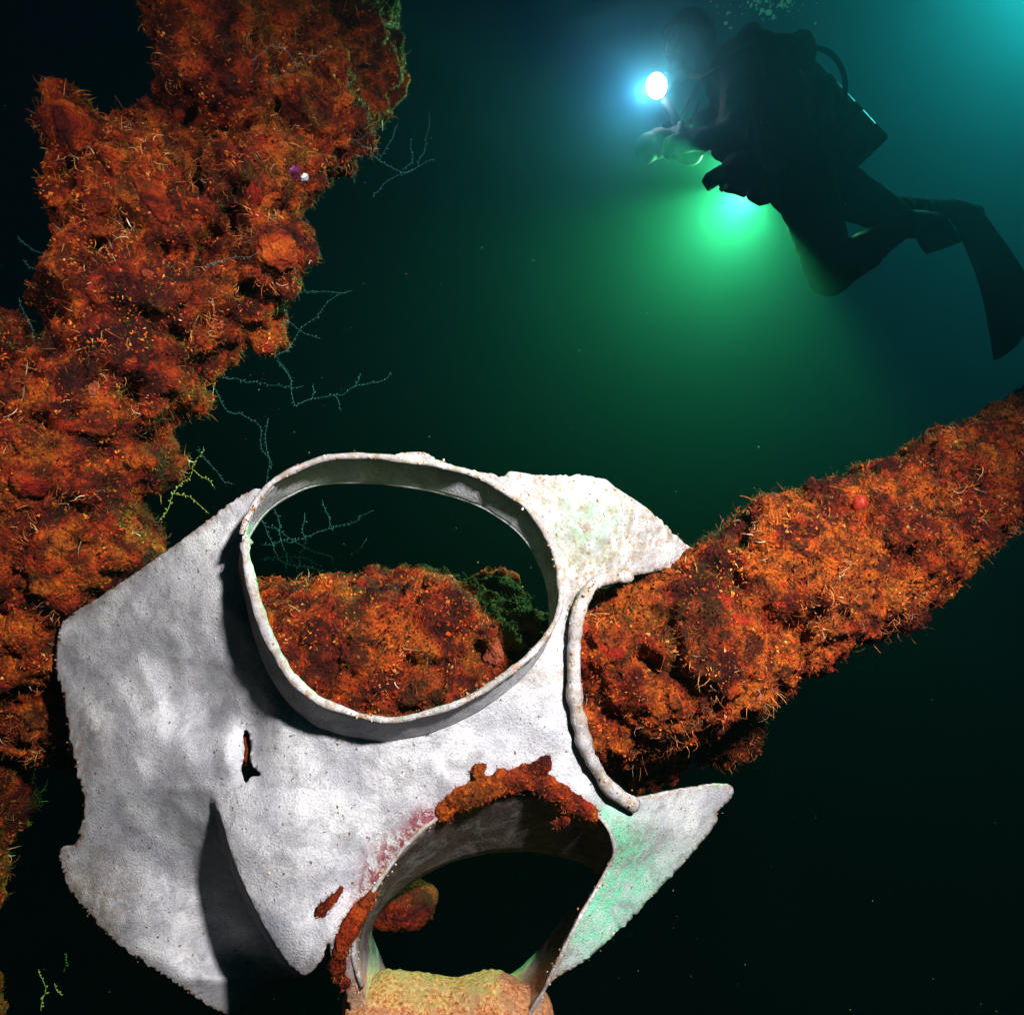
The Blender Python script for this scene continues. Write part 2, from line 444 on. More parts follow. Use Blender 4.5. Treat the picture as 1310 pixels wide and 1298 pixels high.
def dent(me, spots):
    co = np.empty(len(me.vertices) * 3, np.float32); me.vertices.foreach_get('co', co); co = co.reshape(-1, 3)
    x, y = pix(co); dcam = co - np.array([0, 0, CAMZ]); dcam = dcam / np.linalg.norm(dcam, axis=1, keepdims=True)
    front = co[:, 1] < 1.3
    for px, py, rx, ry_, dp in spots:
        wx = 14 * np.sin(y * .061 + px) + 7 * np.sin(y * .17 + py); wy = 14 * np.sin(x * .053 + py) + 7 * np.sin(x * .19 + px)
        k_ = min(1, max(rx, ry_) / 40)
        w = np.exp(-(((x - px + k_ * wx) / rx) ** 2 + ((y - py + k_ * wy) / ry_) ** 2)) * front
        co += dcam * (w * dp)[:, None]
    me.vertices.foreach_set('co', co.ravel().astype(np.float32)); me.update()
dent(me, [(173, 507, 17, 16, .10), (58, 545, 13, 14, .09), (265, 325, 45, 26, .10), (285, 215, 16, 50, .06), (175, 140, 50, 16, .06), (110, 320, 40, 12, .05), (60, 450, 22, 60, .05), (225, 320, 60, 10, .04), (330, 165, 60, 14, .05), (250, 170, 40, 22, .06), (150, 300, 22, 26, .06), (85, 215, 30, 10, .05), (230, 420, 40, 12, .05), (120, 470, 14, 34, .05), (330, 370, 30, 12, .06), (200, 555, 30, 14, .05), (90, 640, 36, 12, .05), (400, 100, 16, 40, .05), (430, 30, 12, 40, .05)])
link('crust', me, M_crust_col, col)

def edge_olive(ctr, n):          # algae prefers faces turned to the open water on the right and top
    return np.clip(n[:, 0] * 0.95 + n[:, 2] * 0.3, 0, 1) ** 1.6 + 0.01
p, n = sample(me, 24000)
o = link('short_turf', hairs('turf', p, n, rng.uniform(0.004, 0.012, len(p)), rng.uniform(0.0005, 0.0011, len(p)), 1.1, 0.9, 3), M_hair, col); o['kind'] = 'stuff'
def patchy(scale, thr, off):
    def f(ctr, n):
        v = np.array([mnoise.noise(Vector(c) * scale + Vector((off, 0, 0))) for c in ctr])
        return np.clip((v - thr) * 5, 0, 1) + 0.03
    return f
p, n = sample(me, 4200, -0.3, 60, patchy(11, 0.12, 3.7))
o = link('tube_worms', hairs('worms', p, n, rng.uniform(0.012, 0.030, len(p)), rng.uniform(0.0007, 0.0013, len(p)), 0.5, 0.7, 5), M_worm, col); o['kind'] = 'stuff'
p, n = sample(me, 20000, -0.6, 60, edge_olive)
o = link('algae_turf', hairs('algae', p, n, rng.uniform(0.005, 0.016, len(p)), rng.uniform(0.0005, 0.0010, len(p)), 0.9, 0.8, 4), M_olive, col); o['kind'] = 'stuff'
p, n = sample(me, 26000)
o = link('sponge_crumbs', crumbs('crumbs', p, n, rng.uniform(0.0012, 0.0042, len(p)) ), M_crumb, col); o['kind'] = 'stuff'

# smooth sponge cushions that stand out of the crust
M_cushion = crust_mat('orange_cushion_sponge', (2.2, 5.0, 1.0), 0.1, 0.35)
M_red = crust_mat('red_sponge', (1, 2, 3), 0.0, 0.5, [(0.3, (0.18, 0.010, 0.008)), (0.7, (0.46, 0.03, 0.012))])
M_pink = crust_mat('pink_sponge', (4, 2, 3), 0.0, 0.3, [(0.3, (0.40, 0.05, 0.02)), (0.7, (0.60, 0.15, 0.07))])
M_purple = flat_mat('purple_tunicate', (0.10, 0.012, 0.05), 0.45, spec=0.4, nscale=140, var=0.6)
M_silver = flat_mat('pale_tunicate', (0.5, 0.5, 0.62), 0.35, spec=0.5, nscale=160, var=0.6)
M_hole = flat_mat('dark_vent', (0.012, 0.006, 0.005), 0.9, spec=0.05)
def on_surface(me_obj, px, py):
    """first hit of a line of sight with a mesh (to seat a growth on the crust)"""
    from mathutils.bvhtree import BVHTree
    if me_obj.name not in BV:
        BV[me_obj.name] = BVHTree.FromPolygons([v.co for v in me_obj.vertices], [pl.vertices for pl in me_obj.polygons])
    o = Vector((0, 0, CAMZ)); dr = (P(px, py, 1.0) - o).normalized()
    h, nn, _, _ = BV[me_obj.name].ray_cast(o, dr)
    return h, nn
BV = {}
def growth(name, host, px, py, r, mat, parent, flat=0.6, rough=0.25, label=None, aspect=1.0):
    h, nn = on_surface(host, px, py)
    if h is None: return
    rm = r * h.y / F
    v, f = ico(4)
    q = nn.to_track_quat('Z', 'Y').to_matrix()
    vv = []
    for c in v:
        c = Vector(c); s = 1 + rough * mnoise.fractal(c * 1.7 + Vector((px, py, 0)), 1, 2, 3)
        c = Vector((c.x * aspect, c.y, c.z * flat)) * s * rm
        vv.append(h + q @ c)
    o = link(name, np_mesh(name, np.array([x[:] for x in vv]), [f]), mat, parent)
    if label: o['label'] = label
    return o
for x, y, r in ((95, 160, 26), (200, 255, 24), (355, 318, 26)):
    growth('sponge_cushion', me, x, y, r, M_cushion, col, 0.4, 0.35)
for x, y, r in ((325, 250, 15), (505, 128, 8), (45, 625, 16)):
    growth('red_sponge', me, x, y, r, M_red, col, 0.3, 0.25)
for x, y, r in ((118, 498, 10), (190, 350, 7)):
    growth('pink_sponge', me, x, y, r, M_pink, col, 0.4, 0.4)
growth('purple_tunicate', me, 374, 220, 11, M_purple, col, 0.6, 0.3, 'small purple sea squirt on the column edge')
growth('pale_tunicate', me, 390, 227, 5, M_silver, col, 0.6, 0.4)

# ------------------------------------------------------------------ encrusted beam crossing behind the panel
beam = thing('encrusted_beam', 'thick diagonal beam furred with orange growth running through the metal panel', 'wreck beam')
bl = chain([(20, 880, 1.36, 85), (160, 880, 1.32, 92), (300, 850, 1.22, 104), (420, 852, 1.13, 108), (540, 845, 1.11, 110), (640, 862, 1.12, 90),
            (720, 880, 1.12, 92), (790, 855, 1.08, 108), (870, 830, 1.06, 112), (960, 780, 1.06, 102), (1060, 728, 1.09, 104),
            (1180, 660, 1.14, 85), (1310, 572, 1.22, 68), (1450, 490, 1.32, 68), (1650, 380, 1.45, 90)], 4)
bl += [(P(890, 900, 1.36), 0.11), (P(920, 920, 1.40), 0.09), (P(820, 930, 1.26), 0.10), (P(640, 775, 1.25), 0.06), (P(1010, 690, 1.02), 0.07), (P(560, 800, 1.07), 0.085)]
bme = blob_mesh('beam_body', bl, 0.0065,
                [(tex('CLOUDS', 0.10, noise_depth=3), 0.055), (tex('VORONOI', 0.04), -0.024), (tex('CLOUDS', 0.022, noise_depth=4), 0.032)], 2)
dent(bme, [(1098, 650, 26, 28, .03), (850, 800, 30, 20, .05), (935, 745, 26, 18, .04), (1010, 800, 46, 24, .05), (880, 880, 50, 30, .05), (1150, 715, 34, 20, .05), (760, 905, 40, 30, .05), (595, 850, 40, 26, .05), (1230, 640, 30, 30, .04), (820, 850, 18, 14, .05)])
link('crust', bme, M_crust_beam, beam)
p, n = sample(bme, 28000)
o = link('short_turf', hairs('turf', p, n, rng.uniform(0.004, 0.012, len(p)), rng.uniform(0.0005, 0.0010, len(p)), 1.1, 0.9, 3), M_hair, beam); o['kind'] = 'stuff'
p, n = sample(bme, 5000, -0.3, 60, patchy(10, 0.05, 1.7))
o = link('tube_worms', hairs('worms', p, n, rng.uniform(0.010, 0.030, len(p)), rng.uniform(0.0006, 0.0012, len(p)), 0.6, 0.8, 5), M_worm, beam); o['kind'] = 'stuff'
p, n = sample(bme, 5000, -0.5, 60, lambda c, n: np.clip(n[:, 2], 0, 1) ** 2 * (c[:, 0] > 0.2) + 0.02)
o = link('algae_turf', hairs('algae', p, n, rng.uniform(0.006, 0.018, len(p)), rng.uniform(0.0005, 0.0009, len(p)), 0.8, 0.8, 4), M_olive, beam); o['kind'] = 'stuff'
p, n = sample(bme, 30000)
o = link('sponge_crumbs', crumbs('crumbs', p, n, rng.uniform(0.0012, 0.0040, len(p))), M_crumb, beam); o['kind'] = 'stuff'
M_squirt = flat_mat('red_sea_squirt', (0.26, 0.018, 0.008), 0.5, spec=0.25, nscale=90, var=0.6)
growth('red_tunicate', bme, 1098, 645, 14, M_squirt, beam, 0.9, 0.12, 'oval red sea squirt on the beam', 0.7)
for x, y, r in ((632, 838, 17), (648, 815, 11)):
    growth('pink_sponge', bme, x, y, r, M_pink, beam, 0.35, 0.4)

# ------------------------------------------------------------------ corroded panel with round openings
panel = thing('corroded_metal_panel', 'torn pale grey metal panel with large round collared openings', 'metal panel')
ctl = np.array([(80,790,1.10),(75,870,1.11),(90,1090,1.08),(140,1200,1.05),(275,1290,1.01),
 (330,628,.955),(200,720,1.0),(180,950,1.0),(200,1080,1.0),(245,880,.99),(285,820,.955),(305,740,.94),
 (330,930,.93),(420,980,.912),(500,990,.905),(600,960,.905),(700,870,.91),(735,960,.915),(765,1035,.925),
 (330,1080,.90),(400,1120,.89),(380,1230,.875),(460,1150,.895),(455,1300,.93),
 (520,585,.945),(650,610,.93),(735,640,.925),(735,720,.92),(775,620,.94),(830,660,.975),(890,712,1.06),(800,735,.965),
 (800,1045,.935),(930,1010,1.07),(870,1110,1.03),(790,1180,.97),(720,1245,.935),(600,1345,.95)], float)
def tps_fit(c):
    x = c[:, :2] / 100; z = c[:, 2]; n = len(x)
    r2 = ((x[:, None] - x[None]) ** 2).sum(-1); K = 0.5 * r2 * np.log(r2 + 1e-12)
    A = np.zeros((n + 3, n + 3)); A[:n, :n] = K + 0.02 * np.eye(n); A[:n, n] = 1; A[:n, n+1:] = x; A[n, :n] = 1; A[n+1:, :n] = x.T
    s = np.linalg.solve(A, np.concatenate([z, [0, 0, 0]])); return x, s
TX, TS = tps_fit(ctl)
lobe = catmull([(272,1020),(281,1050),(292,1090),(310,1135),(335,1185),(362,1228),(388,1252)], False, 6)
def panel_depth(q):
    q = np.asarray(q, float); x = q / 100
    r2 = ((x[:, None] - TX[None]) ** 2).sum(-1); K = 0.5 * r2 * np.log(r2 + 1e-12)
    n = len(TX); d = K @ TS[:n] + TS[n] + x @ TS[n+1:]
    # the free-standing lobe: everything left of its edge steps back
    lx = np.interp(q[:, 1], lobe[:, 1], lobe[:, 0])
    h = np.clip((q[:, 1] - 1010) / 230, 0, 1.25); h = h * 0.20 * (q[:, 1] > 1010)
    away = lx - q[:, 0]
    d = d + h * np.clip((away + 3) / 7, 0, 1) * np.exp(-(np.clip(away - 30, 0, None) / 75) ** 2)
    # dented lip beside the small tear, and the beaten unevenness of the sheet
    d -= 0.013 * np.exp(-(((q[:, 0] - 292) / 15) ** 2 + ((q[:, 1] - 968) / 24) ** 2))
    d += 0.030 * np.exp(-(((q[:, 0] - 262) / 55) ** 2 + ((q[:, 1] - 905) / 38) ** 2))
    d += 0.030 * np.exp(-(((q[:, 0] - 322) / 22) ** 2 + ((q[:, 1] - 955) / 45) ** 2))
    w = np.array([mnoise.fractal(Vector((a * .012, b * .012, 3)), 1, 2, 4) for a, b in q])
    w2 = np.array([abs(mnoise.noise(Vector((a * .017 + 5, b * .013, 8)))) for a, b in q])
    return d + 0.007 * w + 0.012 * (w2 - .2) * np.clip((330 - q[:, 0]) / 120, 0.12, 1)
outline = np.array([(325,626),(300,640),(240,685),(170,735),(120,768),(85,790),(76,805),(70,850),(80,890),(86,935),(95,980),(106,1020),(103,1055),(95,1080),(74,1090),(82,1120),(88,1140),(110,1165),(140,1200),(180,1230),(230,1262),(285,1296),(305,1290),(340,1266),(386,1249),(402,1240),(414,1222),(420,1205),(426,1232),(440,1262),(452,1310),(462,1350),(580,1372),(680,1330),(700,1262),(760,1220),(860,1120),(915,1055),(917,1040),(936,1020),(932,1003),(880,1008),(820,1020),(800,1025),(775,1005),(752,965),(738,920),(730,870),(728,820),(732,780),(745,755),(770,742),(800,738),(850,728),(895,714),(870,690),(830,652),(790,625),(770,612),(730,607),(690,608),(655,603),(640,608),(600,600),(560,588),(540,578),(505,580),(490,586),(440,592),(400,600),(350,628)], float)
lip = np.array([(313,690),(323,653),(350,618),(398,591),(450,584),(510,587),(570,597),(630,618),(680,655),(708,705),(717,755),(712,790),(690,825),(650,862),(600,893),(550,912),(500,920),(450,912),(402,893),(365,855),(340,805),(322,745)], float)
low = np.array([(462,1262),(452,1215),(462,1170),(482,1130),(510,1092),(545,1058),(590,1030),(640,1015),(690,1014),(740,1030),(772,1050),(785,1080),(778,1110),(755,1150),(730,1195),(708,1240),(690,1275),(650,1325),(560,1345),(485,1325)], float)
tear = np.array([(311,938),(316,933),(321,950),(321,975),(334,991),(321,993),(314,1002),(309,985),(313,960)], float)
def shift(c, ctr, s, off): return (c - ctr) * np.asarray(s) + ctr + np.asarray(off)
c1 = np.array([515, 755.]); c3 = np.array([610, 1160.])
lip_s = resample(catmull(lip, True, 8), 6); rear_s = shift(lip_s, c1, .985, (-9, 30))
low_s = resample(catmull(low, True, 8), 6); lowrear_s = shift(low_s, c3, (.87, .52), (2, 4))
tear_s = resample(catmull(tear, True, 6), 4)
def jag(p, amp):
    t = np.arange(len(p)); tn = np.roll(p, -1, 0) - np.roll(p, 1, 0); nn = np.stack([-tn[:, 1], tn[:, 0]], 1); nn /= np.linalg.norm(nn, axis=1, keepdims=True) + 1e-9
    k = np.array([mnoise.fractal(Vector((a * .09, b * .09, 1)), .6, 2, 5) for a, b in p]) + 0.3 * rng.normal(size=len(p))
    return p + nn * (amp * k * np.array([0.3 + 1.6 * max(0, mnoise.noise(Vector((a * .02, b * .02, 7))) + .25) for a, b in p]))[:, None]
out_s = jag(resample(catmull(outline, True, 5), 3.5), 1.8)
low_j = jag(low_s, 1.2); tear_s = jag(tear_s, 1.2)
pan_hole = shift(rear_s, c1 + (-9, 30), .995, (0, 0))
polys = [out_s, pan_hole, low_j, tear_s]
step = 5.0
g = np.stack(np.meshgrid(np.arange(60, 945, step), np.arange(570, 1380, step)), -1).reshape(-1, 2)
g = g + rng.uniform(-1.2, 1.2, g.shape)
okm = inside(out_s, g)
for h in polys[1:]: okm &= ~inside(h, g)
g = g[okm]
pts = []; edges = []
for c in polys:
    s = len(pts); pts += [tuple(x) for x in c]; edges += [(s + i, s + (i + 1) % len(c)) for i in range(len(c))]
for off in (-5, 4):
    pts += [(a + off, b) for a, b in resample(lobe, 4, False)]
pts += [tuple(x) for x in g]
cv, _, cf, _, _, _ = delaunay_2d_cdt([Vector(x) for x in pts], edges, [], 0, 1e-4)
cv = np.array([v[:] for v in cv]); cf = np.array([f for f in cf if len(f) == 3])
ct = cv[cf].mean(1); keep = inside(out_s, ct)
for h in polys[1:]: keep &= ~inside(h, ct)
cf = cf[keep]
used = np.unique(cf); remap = -np.ones(len(cv), int); remap[used] = np.arange(len(used)); cv = cv[used]; cf = remap[cf]
# triangles must face the camera (pixel y points down)
a, b, c = cv[cf[:, 0]], cv[cf[:, 1]], cv[cf[:, 2]]
sg = (b[:, 0]-a[:, 0])*(c[:, 1]-a[:, 1]) - (b[:, 1]-a[:, 1])*(c[:, 0]-a[:, 0])
cf[sg > 0] = cf[sg > 0][:, ::-1]
dep = panel_depth(cv)
sheet = np_mesh('sheet', Pn(cv, dep), [cf])
X, Y = cv[:, 0], cv[:, 1]
def G(x, y, sx, sy): return np.exp(-(((X - x) / sx) ** 2 + ((Y - y) / sy) ** 2))
def near(poly, w):
    q = resample(poly, 8); d = np.full(len(cv), 1e9)
    for s in q: d = np.minimum(d, (X - s[0]) ** 2 + (Y - s[1]) ** 2)
    return np.exp(-d / (w * w))
edge = near(out_s, 7)
attr(sheet, 'stain', np.clip(edge * 1.0 + 0.9 * near(low_j, 13) + 0.9 * G(110, 1150, 50, 60) + 0.6 * G(105, 960, 30, 60) + 1.0 * G(745, 705, 60, 65) + 0.7 * G(700, 630, 60, 30) + 0.85 * G(810, 680, 70, 50) + 0.9 * G(790, 1080, 30, 30) + 0.8 * G(770, 735, 60, 14) + G(690, 860, 40, 20) * 0.7, 0, 1))  # upper right flap: stain, also painted darker against the near strobe
attr(sheet, 'crimson', np.clip(G(520, 1085, 34, 22) + G(480, 1125, 18, 28) + G(555, 1045, 36, 14) + 0.7 * G(745, 690, 18, 45) + 0.8 * G(810, 1080, 28, 26) + 0.9 * near(low_j, 20) * (X < 620), 0, 1))
attr(sheet, 'algae', np.clip(G(800, 1110, 40, 60) + G(760, 1180, 40, 60) + 0.40 * G(750, 665, 50, 60) + 0.8 * G(780, 1040, 20, 30) + .25 * G(860, 1120, 80, 60), 0, 1))  # algae patch, plus green side light painted down the lower right leg
attr(sheet, 'sand', np.clip((Y - 1240) / 20, 0, 1) * (X > 440))
so = link('sheet', sheet, M_panel, panel)
m = so.modifiers.new('thickness', 'SOLIDIFY'); m.thickness = 0.005; m.offset = -1

def loft(name, fr, rr, rings, mat, thick, extra=None):
    n = len(fr); V = []
    for k in range(rings):
        t = k / (rings - 1); V.append(fr * (1 - t) + rr * t)
    V = np.stack(V).reshape(-1, 3)
    V = V + np.array([[0.0012 * mnoise.noise(Vector(p) * 40 + Vector((k, 0, 0))) for k in (0, 9, 17)] for p in V])
    i = (np.arange(rings - 1) * n)[:, None]; j = np.arange(n)[None]
    Q = np.stack([i + j, i + n + j, i + n + (j + 1) % n, i + (j + 1) % n], -1).reshape(-1, 4)
    me = np_mesh(name, V, [Q])
    for a in ('stain', 'crimson', 'algae', 'sand', 'wall_shade'):
        attr(me, a, np.zeros(len(V)) if not extra or a not in extra else extra[a](V))
    o = link(name, me, mat, panel)
    m = o.modifiers.new('thickness', 'SOLIDIFY'); m.thickness = thick; m.offset = 0
    return o
def lip_depth(q): return 0.858 + 0.034 * (920 - q[:, 1]) / 336
rear_d = panel_depth(rear_s) + 0.003
loft('collar', Pn(lip_s, lip_depth(lip_s)), Pn(rear_s, rear_d), 9, M_panel, 0.004)
lowd = panel_depth(low_s)
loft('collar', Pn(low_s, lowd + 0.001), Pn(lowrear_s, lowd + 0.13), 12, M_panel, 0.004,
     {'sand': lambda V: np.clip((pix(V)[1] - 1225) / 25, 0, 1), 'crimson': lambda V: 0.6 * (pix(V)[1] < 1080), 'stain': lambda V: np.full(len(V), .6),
      'wall_shade': lambda V: np.clip((1245 - pix(V)[1]) / 30, 0, 1) * np.clip((V[:, 1] - .885) / .02, 0, 1)})  # painted shade: near-black on the upper and side inner walls

def bead(name, path3, rad, mat=M_panel, flatten=None):
    rad = np.broadcast_to(rad, (len(path3),)) * np.array([1 + 0.30 * mnoise.noise(Vector(p) * 45) + 0.25 * mnoise.noise(Vector(p) * 160) for p in path3])
    path3 = path3 + 0.0022 * np.array([[mnoise.noise(Vector(p) * 22 + Vector((k, 0, 0))) for k in (0, 7, 13)] for p in path3])
    V, Q, T = tube(path3, rad, 8)
    me = np_mesh(name, V, [Q, T]); 
    for a in ('stain', 'crimson', 'algae', 'sand'): attr(me, a, np.full(len(V), 0.9 if a == 'stain' else 0.0))
    return link(name, me, mat, panel)
# rim of the large opening: open at the broken joint on its left side
k0 = np.argmin(((lip_s - (314, 686)) ** 2).sum(1)); lp = np.roll(lip_s, -k0, 0); lp = np.vstack([lp, lp[:1] + (5, 14)])
nb = len(lp); tt = np.linspace(0, 1, nb)
lpd = lip_depth(lp) - 0.004 + 0.006 * np.clip((tt - .96) / .04, 0, 1)
lp[: nb // 12] += np.stack([np.linspace(-4, 0, nb // 12), np.linspace(0, 0, nb // 12)], 1)
bead('rim_bead', Pn(lp, lpd), 0.0044 + 0.0028 * np.exp(-((tt - .93) / .12) ** 2))
arc = catmull([(806,738),(780,739),(757,750),(743,775),(735,815),(734,865),(739,915),(752,962),(776,1003),(812,1030)], False, 8)
ta = np.linspace(0, 1, len(arc))
bead('rim_bead', Pn(arc, panel_depth(arc) - 0.018 + 0.012 * np.abs(ta - .5)), 0.0105 - 0.003 * np.abs(ta - 0.6))
bead('rim_bead', Pn(low_s[: int(len(low_s) * .98)], panel_depth(low_s[: int(len(low_s) * .98)]) - 0.001), 0.0028)
# inner wall of the right opening
arc_r = arc + np.stack([np.full(len(arc), -14.0), np.zeros(len(arc))], 1)
V = np.vstack([Pn(arc, panel_depth(arc) - 0.012), Pn(arc_r, panel_depth(arc) + 0.05)]); n_ = len(arc); j = np.arange(n_ - 1)
me2 = np_mesh('opening_wall', V, [np.stack([j, j + n_, j + n_ + 1, j + 1], 1)])
for a in ('stain', 'crimson', 'algae', 'sand'): attr(me2, a, np.zeros(len(V)))
o = link('opening_wall', me2, M_panel, panel); m = o.modifiers.new('t', 'SOLIDIFY'); m.thickness = .004

# orange crust clinging to the edges of the lower opening and the small tear
M_crust_edge = crust_mat('edge_crust', (3.1, 8.0, 4.0), 0.2, 0.7)
def crust_strip(path, name='edge_crust', worms=500):
    balls = []
    for x, y, r, dz in path:
        d = float(panel_depth([(x, y)])[0]) - dz
        balls.append((P(x, y, d), r * d / F))
    me = blob_mesh(name, balls, 0.0032, [(tex('CLOUDS', 0.02, noise_depth=3), 0.014), (tex('CLOUDS', 0.006, noise_depth=2), 0.005)], 1)
    o = link(name, me, M_crust_edge, panel)
    p, n = sample(me, worms)
    h = link('short_turf', hairs('turf', p, n, rng.uniform(0.003, 0.009, len(p)), rng.uniform(0.0004, 0.0008, len(p)), 1, .9, 3), M_hair, panel); h['kind'] = 'stuff'
dense = catmull(np.array([(565,1040,9,.0),(590,1020,14,.0),(620,1008,15,.002),(650,1000,14,.004),(680,997,16,.004),(705,1008,15,.002),(730,1025,13,0),(755,1040,11,0)], float), False, 4)
crust_strip([tuple(x) for x in dense] + [(685, 985, 13, .006), (697, 978, 11, .008), (672, 988, 11, .006), (614, 983, 7, .004), (612, 990, 6, .004), (640, 992, 9, .004), (722, 1048, 7, 0), (712, 1056, 6, 0)], worms=1500)
dense = catmull(np.array([(477,1140,6,0),(463,1160,10,.002),(448,1185,12,.003),(438,1210,11,.002),(432,1235,9,.0),(440,1255,8,0)], float), False, 4)
crust_strip([tuple(x) for x in dense], worms=700)
crust_strip([(436,1138,5,0),(428,1148,6,.001),(420,1156,7,.001),(412,1165,7,.001),(406,1172,5,0)], worms=200)
crust_strip([(315,945,7,-.02),(318,958,8,-.02),(320,970,6,-.02)], worms=200)
# sandy ledge along the bottom of the lower opening
M_sand, nt, b = new_mat('sandy_crust')
c_ = ramp(nt, noise_n(nt, 190, 5, 0.75), [(0.36, (0.16, 0.03, 0.010)), (0.47, (0.42, 0.14, 0.045)), (0.62, (0.58, 0.32, 0.17))])
c_ = mixc(nt, ramp(nt, noise_n(nt, 40, 5, 0.7, .4), [(0.48, (0, 0, 0)), (0.62, (.8, .8, .8))]), c_, (0.34, 0.20, 0.10))
nt.links.new(c_, b.inputs['Base Color']); b.inputs['Roughness'].default_value = .9; b.inputs['Specular IOR Level'].default_value = .15
bump(nt, b, noise_n(nt, 240, 5, .75), .8, .006)
led = catmull(np.array([(462,1282,24),(500,1272,24),(540,1280,26),(585,1284,26),(625,1274,26),(660,1282,22),(690,1298,20)], float), False, 5)
lb = []
for x, y, r in led:
    y += 6; d = float(panel_depth([(x, 1290)])[0]) + 0.03
    lb += [(P(x, y, d), (r * d / F, .05, r * d / F)), (P(x, y + 40, d), (r * d / F * 1.2, .05, .04))]
lme = blob_mesh('sandy_ledge', lb, .0045, [(tex('CLOUDS', 0.05, noise_depth=3), 0.012), (tex('CLOUDS', 0.009, noise_depth=3), 0.007)], 2)
link('sandy_ledge', lme, M_sand, panel)
# flecks of crust on rims, edges and sheet
M_fleck = hair_mat('crust_flecks', [(0.0, (0.30, 0.10, 0.03)), (0.4, (0.40, 0.22, 0.09)), (0.7, (0.50, 0.34, 0.18)), (1.0, (0.62, 0.58, 0.52))], 0.0, False)
fp = []
for poly, cnt, sp in ((lip_s, 300, 2.2), (out_s, 90, 2.0), (low_s, 420, 3.5), (arc, 120, 4.0)):
    q = poly[rng.integers(0, len(poly), cnt)] + rng.normal(0, sp, (cnt, 2))
    w = np.array([mnoise.noise(Vector((a * .03, b_ * .03, 2))) for a, b_ in q]); q = q[w > -.05]
    dd = panel_depth(q) - .001
    if poly is lip_s: dd = lip_depth(q) - .008
    if poly is arc: dd = panel_depth(q) - .026
    fp.append(Pn(q, dd))
q = cv[rng.integers(0, len(cv), 120)]; fp.append(Pn(q, panel_depth(q)))
fp = np.concatenate(fp)
o = link('crust_flecks', crumbs('crust_flecks', fp, fp, rng.uniform(.0007, .0024, len(fp))), M_fleck, panel); o['kind'] = 'stuff'
# sponge mass seen inside the lower opening
inner = blob_mesh('inner_sponge', [(P(520, 1152, 1.12), (.055, .05, .033)), (P(500, 1160, 1.12), (.04, .05, .03)), (P(470, 1150, 1.14), (.06, .05, .04)), (P(440, 1130, 1.16), (.07, .06, .07)), (P(430, 1050, 1.18), (.08, .06, .1)), (P(420, 960, 1.18), (.08, .06, .1))],
                  0.006, [(tex('CLOUDS', 0.03, noise_depth=3), 0.02)], 2)
link('hanging_sponge', inner, M_crust_beam, beam)
p, n = sample(inner, 1500)
o = link('short_turf', hairs('turf', p, n, rng.uniform(0.004, 0.010, len(p)), rng.uniform(0.0005, 0.0010, len(p)), 1, .9, 3), M_hair, beam); o['kind'] = 'stuff'

# ------------------------------------------------------------------ hydroid sprays (feathery strands)
M_hyd = flat_mat('hydroid_pale', (0.035, 0.16, 0.15), 0.6, spec=0.2, nscale=200, var=0.5)
M_hyd2 = flat_mat('hydroid_olive', (0.22, 0.26, 0.05), 0.6, spec=0.2, nscale=200, var=0.5)
def spray(label, strands, d, mat=None, rad=0.0005, wob=9.0):
    """strands: lists of pixel points; every strand carries rows of tiny polyps"""
    t = thing('hydroid_spray', label, 'hydroid', 'hydroid sprays on the wreck')
    for si, s in enumerate(strands):
        q = resample(catmull(np.array(s, float), False, 8), 4.0, False)
        q = q + np.stack([[wob * mnoise.noise(Vector((a * .04, b * .04, k + si))) for a, b in q] for k in (1, 5)], 1)
        dd = d + 0.05 * np.array([mnoise.noise(Vector((a * .012, b * .012, si * 3.3))) for a, b in q])
        p = Pn(q, dd)
        tt = np.linspace(0, 1, len(p)); mb = MB()
        mb.tube(p, 0.42 * rad * (1 - 0.4 * tt), sides=4)
        tn = np.gradient(p, axis=0); tn = unit(tn)
        side = unit(np.cross(tn, np.array([0.0, 1, 0])))
        for i in range(1, len(p) - 1):
            s_ = rng.choice((-1, 1)); L = 0.0034 * (1 - .5 * tt[i]) * rng.uniform(.3, 1.5)
            e = p[i] + (side[i] * s_ + tn[i] * .7 + rng.normal(size=3) * .25) * L
            mb.tube(np.array([p[i], (p[i] + e) / 2, e]), np.array([.4, .8, .9]) * rad * 1.25, sides=3)
        link('strand', mb.mesh('strand'), mat or M_hyd, t)
    return t
spray('branched teal hydroid spray jutting right of the column top into open water',
      [[(455,180),(490,205),(520,218),(560,208)],[(490,205),(503,180),(512,155)],[(520,218),(500,232),(480,248)],[(533,214),(541,180),(550,145)],[(440,185),(470,172),(500,165)],[(515,217),(528,200),(525,175)],[(450,215),(458,240)]], 1.22)
spray('long straggling hydroid strands reaching right from the middle of the column',
      [[(355,395),(395,375),(450,372)],[(355,460),(375,440),(400,410),(435,380)],[(360,410),(385,422),(410,435)],[(330,425),(350,455),(365,475)]], 1.25)
spray('angular hydroid branch pointing right below the green column ledge',
      [[(275,475),(330,488),(385,492)],[(355,465),(368,492),(380,518),(420,508),(455,495),(500,475)],[(400,512),(402,490)],[(425,506),(435,528)],[(452,497),(456,480)]], 1.25)
spray('thin drooping hydroid strands above the left end of the panel',
      [[(275,490),(285,520),(330,545),(345,600)],[(340,540),(342,570),(346,625)],[(250,575),(275,600),(300,620)]], 1.27)
spray('olive twiggy hydroid growing beside the upper left panel edge',
      [[(205,670),(225,630),(245,600),(262,570)],[(240,605),(258,610),(275,625)],[(245,600),(236,585)],[(225,632),(245,640),(262,655)]], 1.18, M_hyd2, 0.0012)
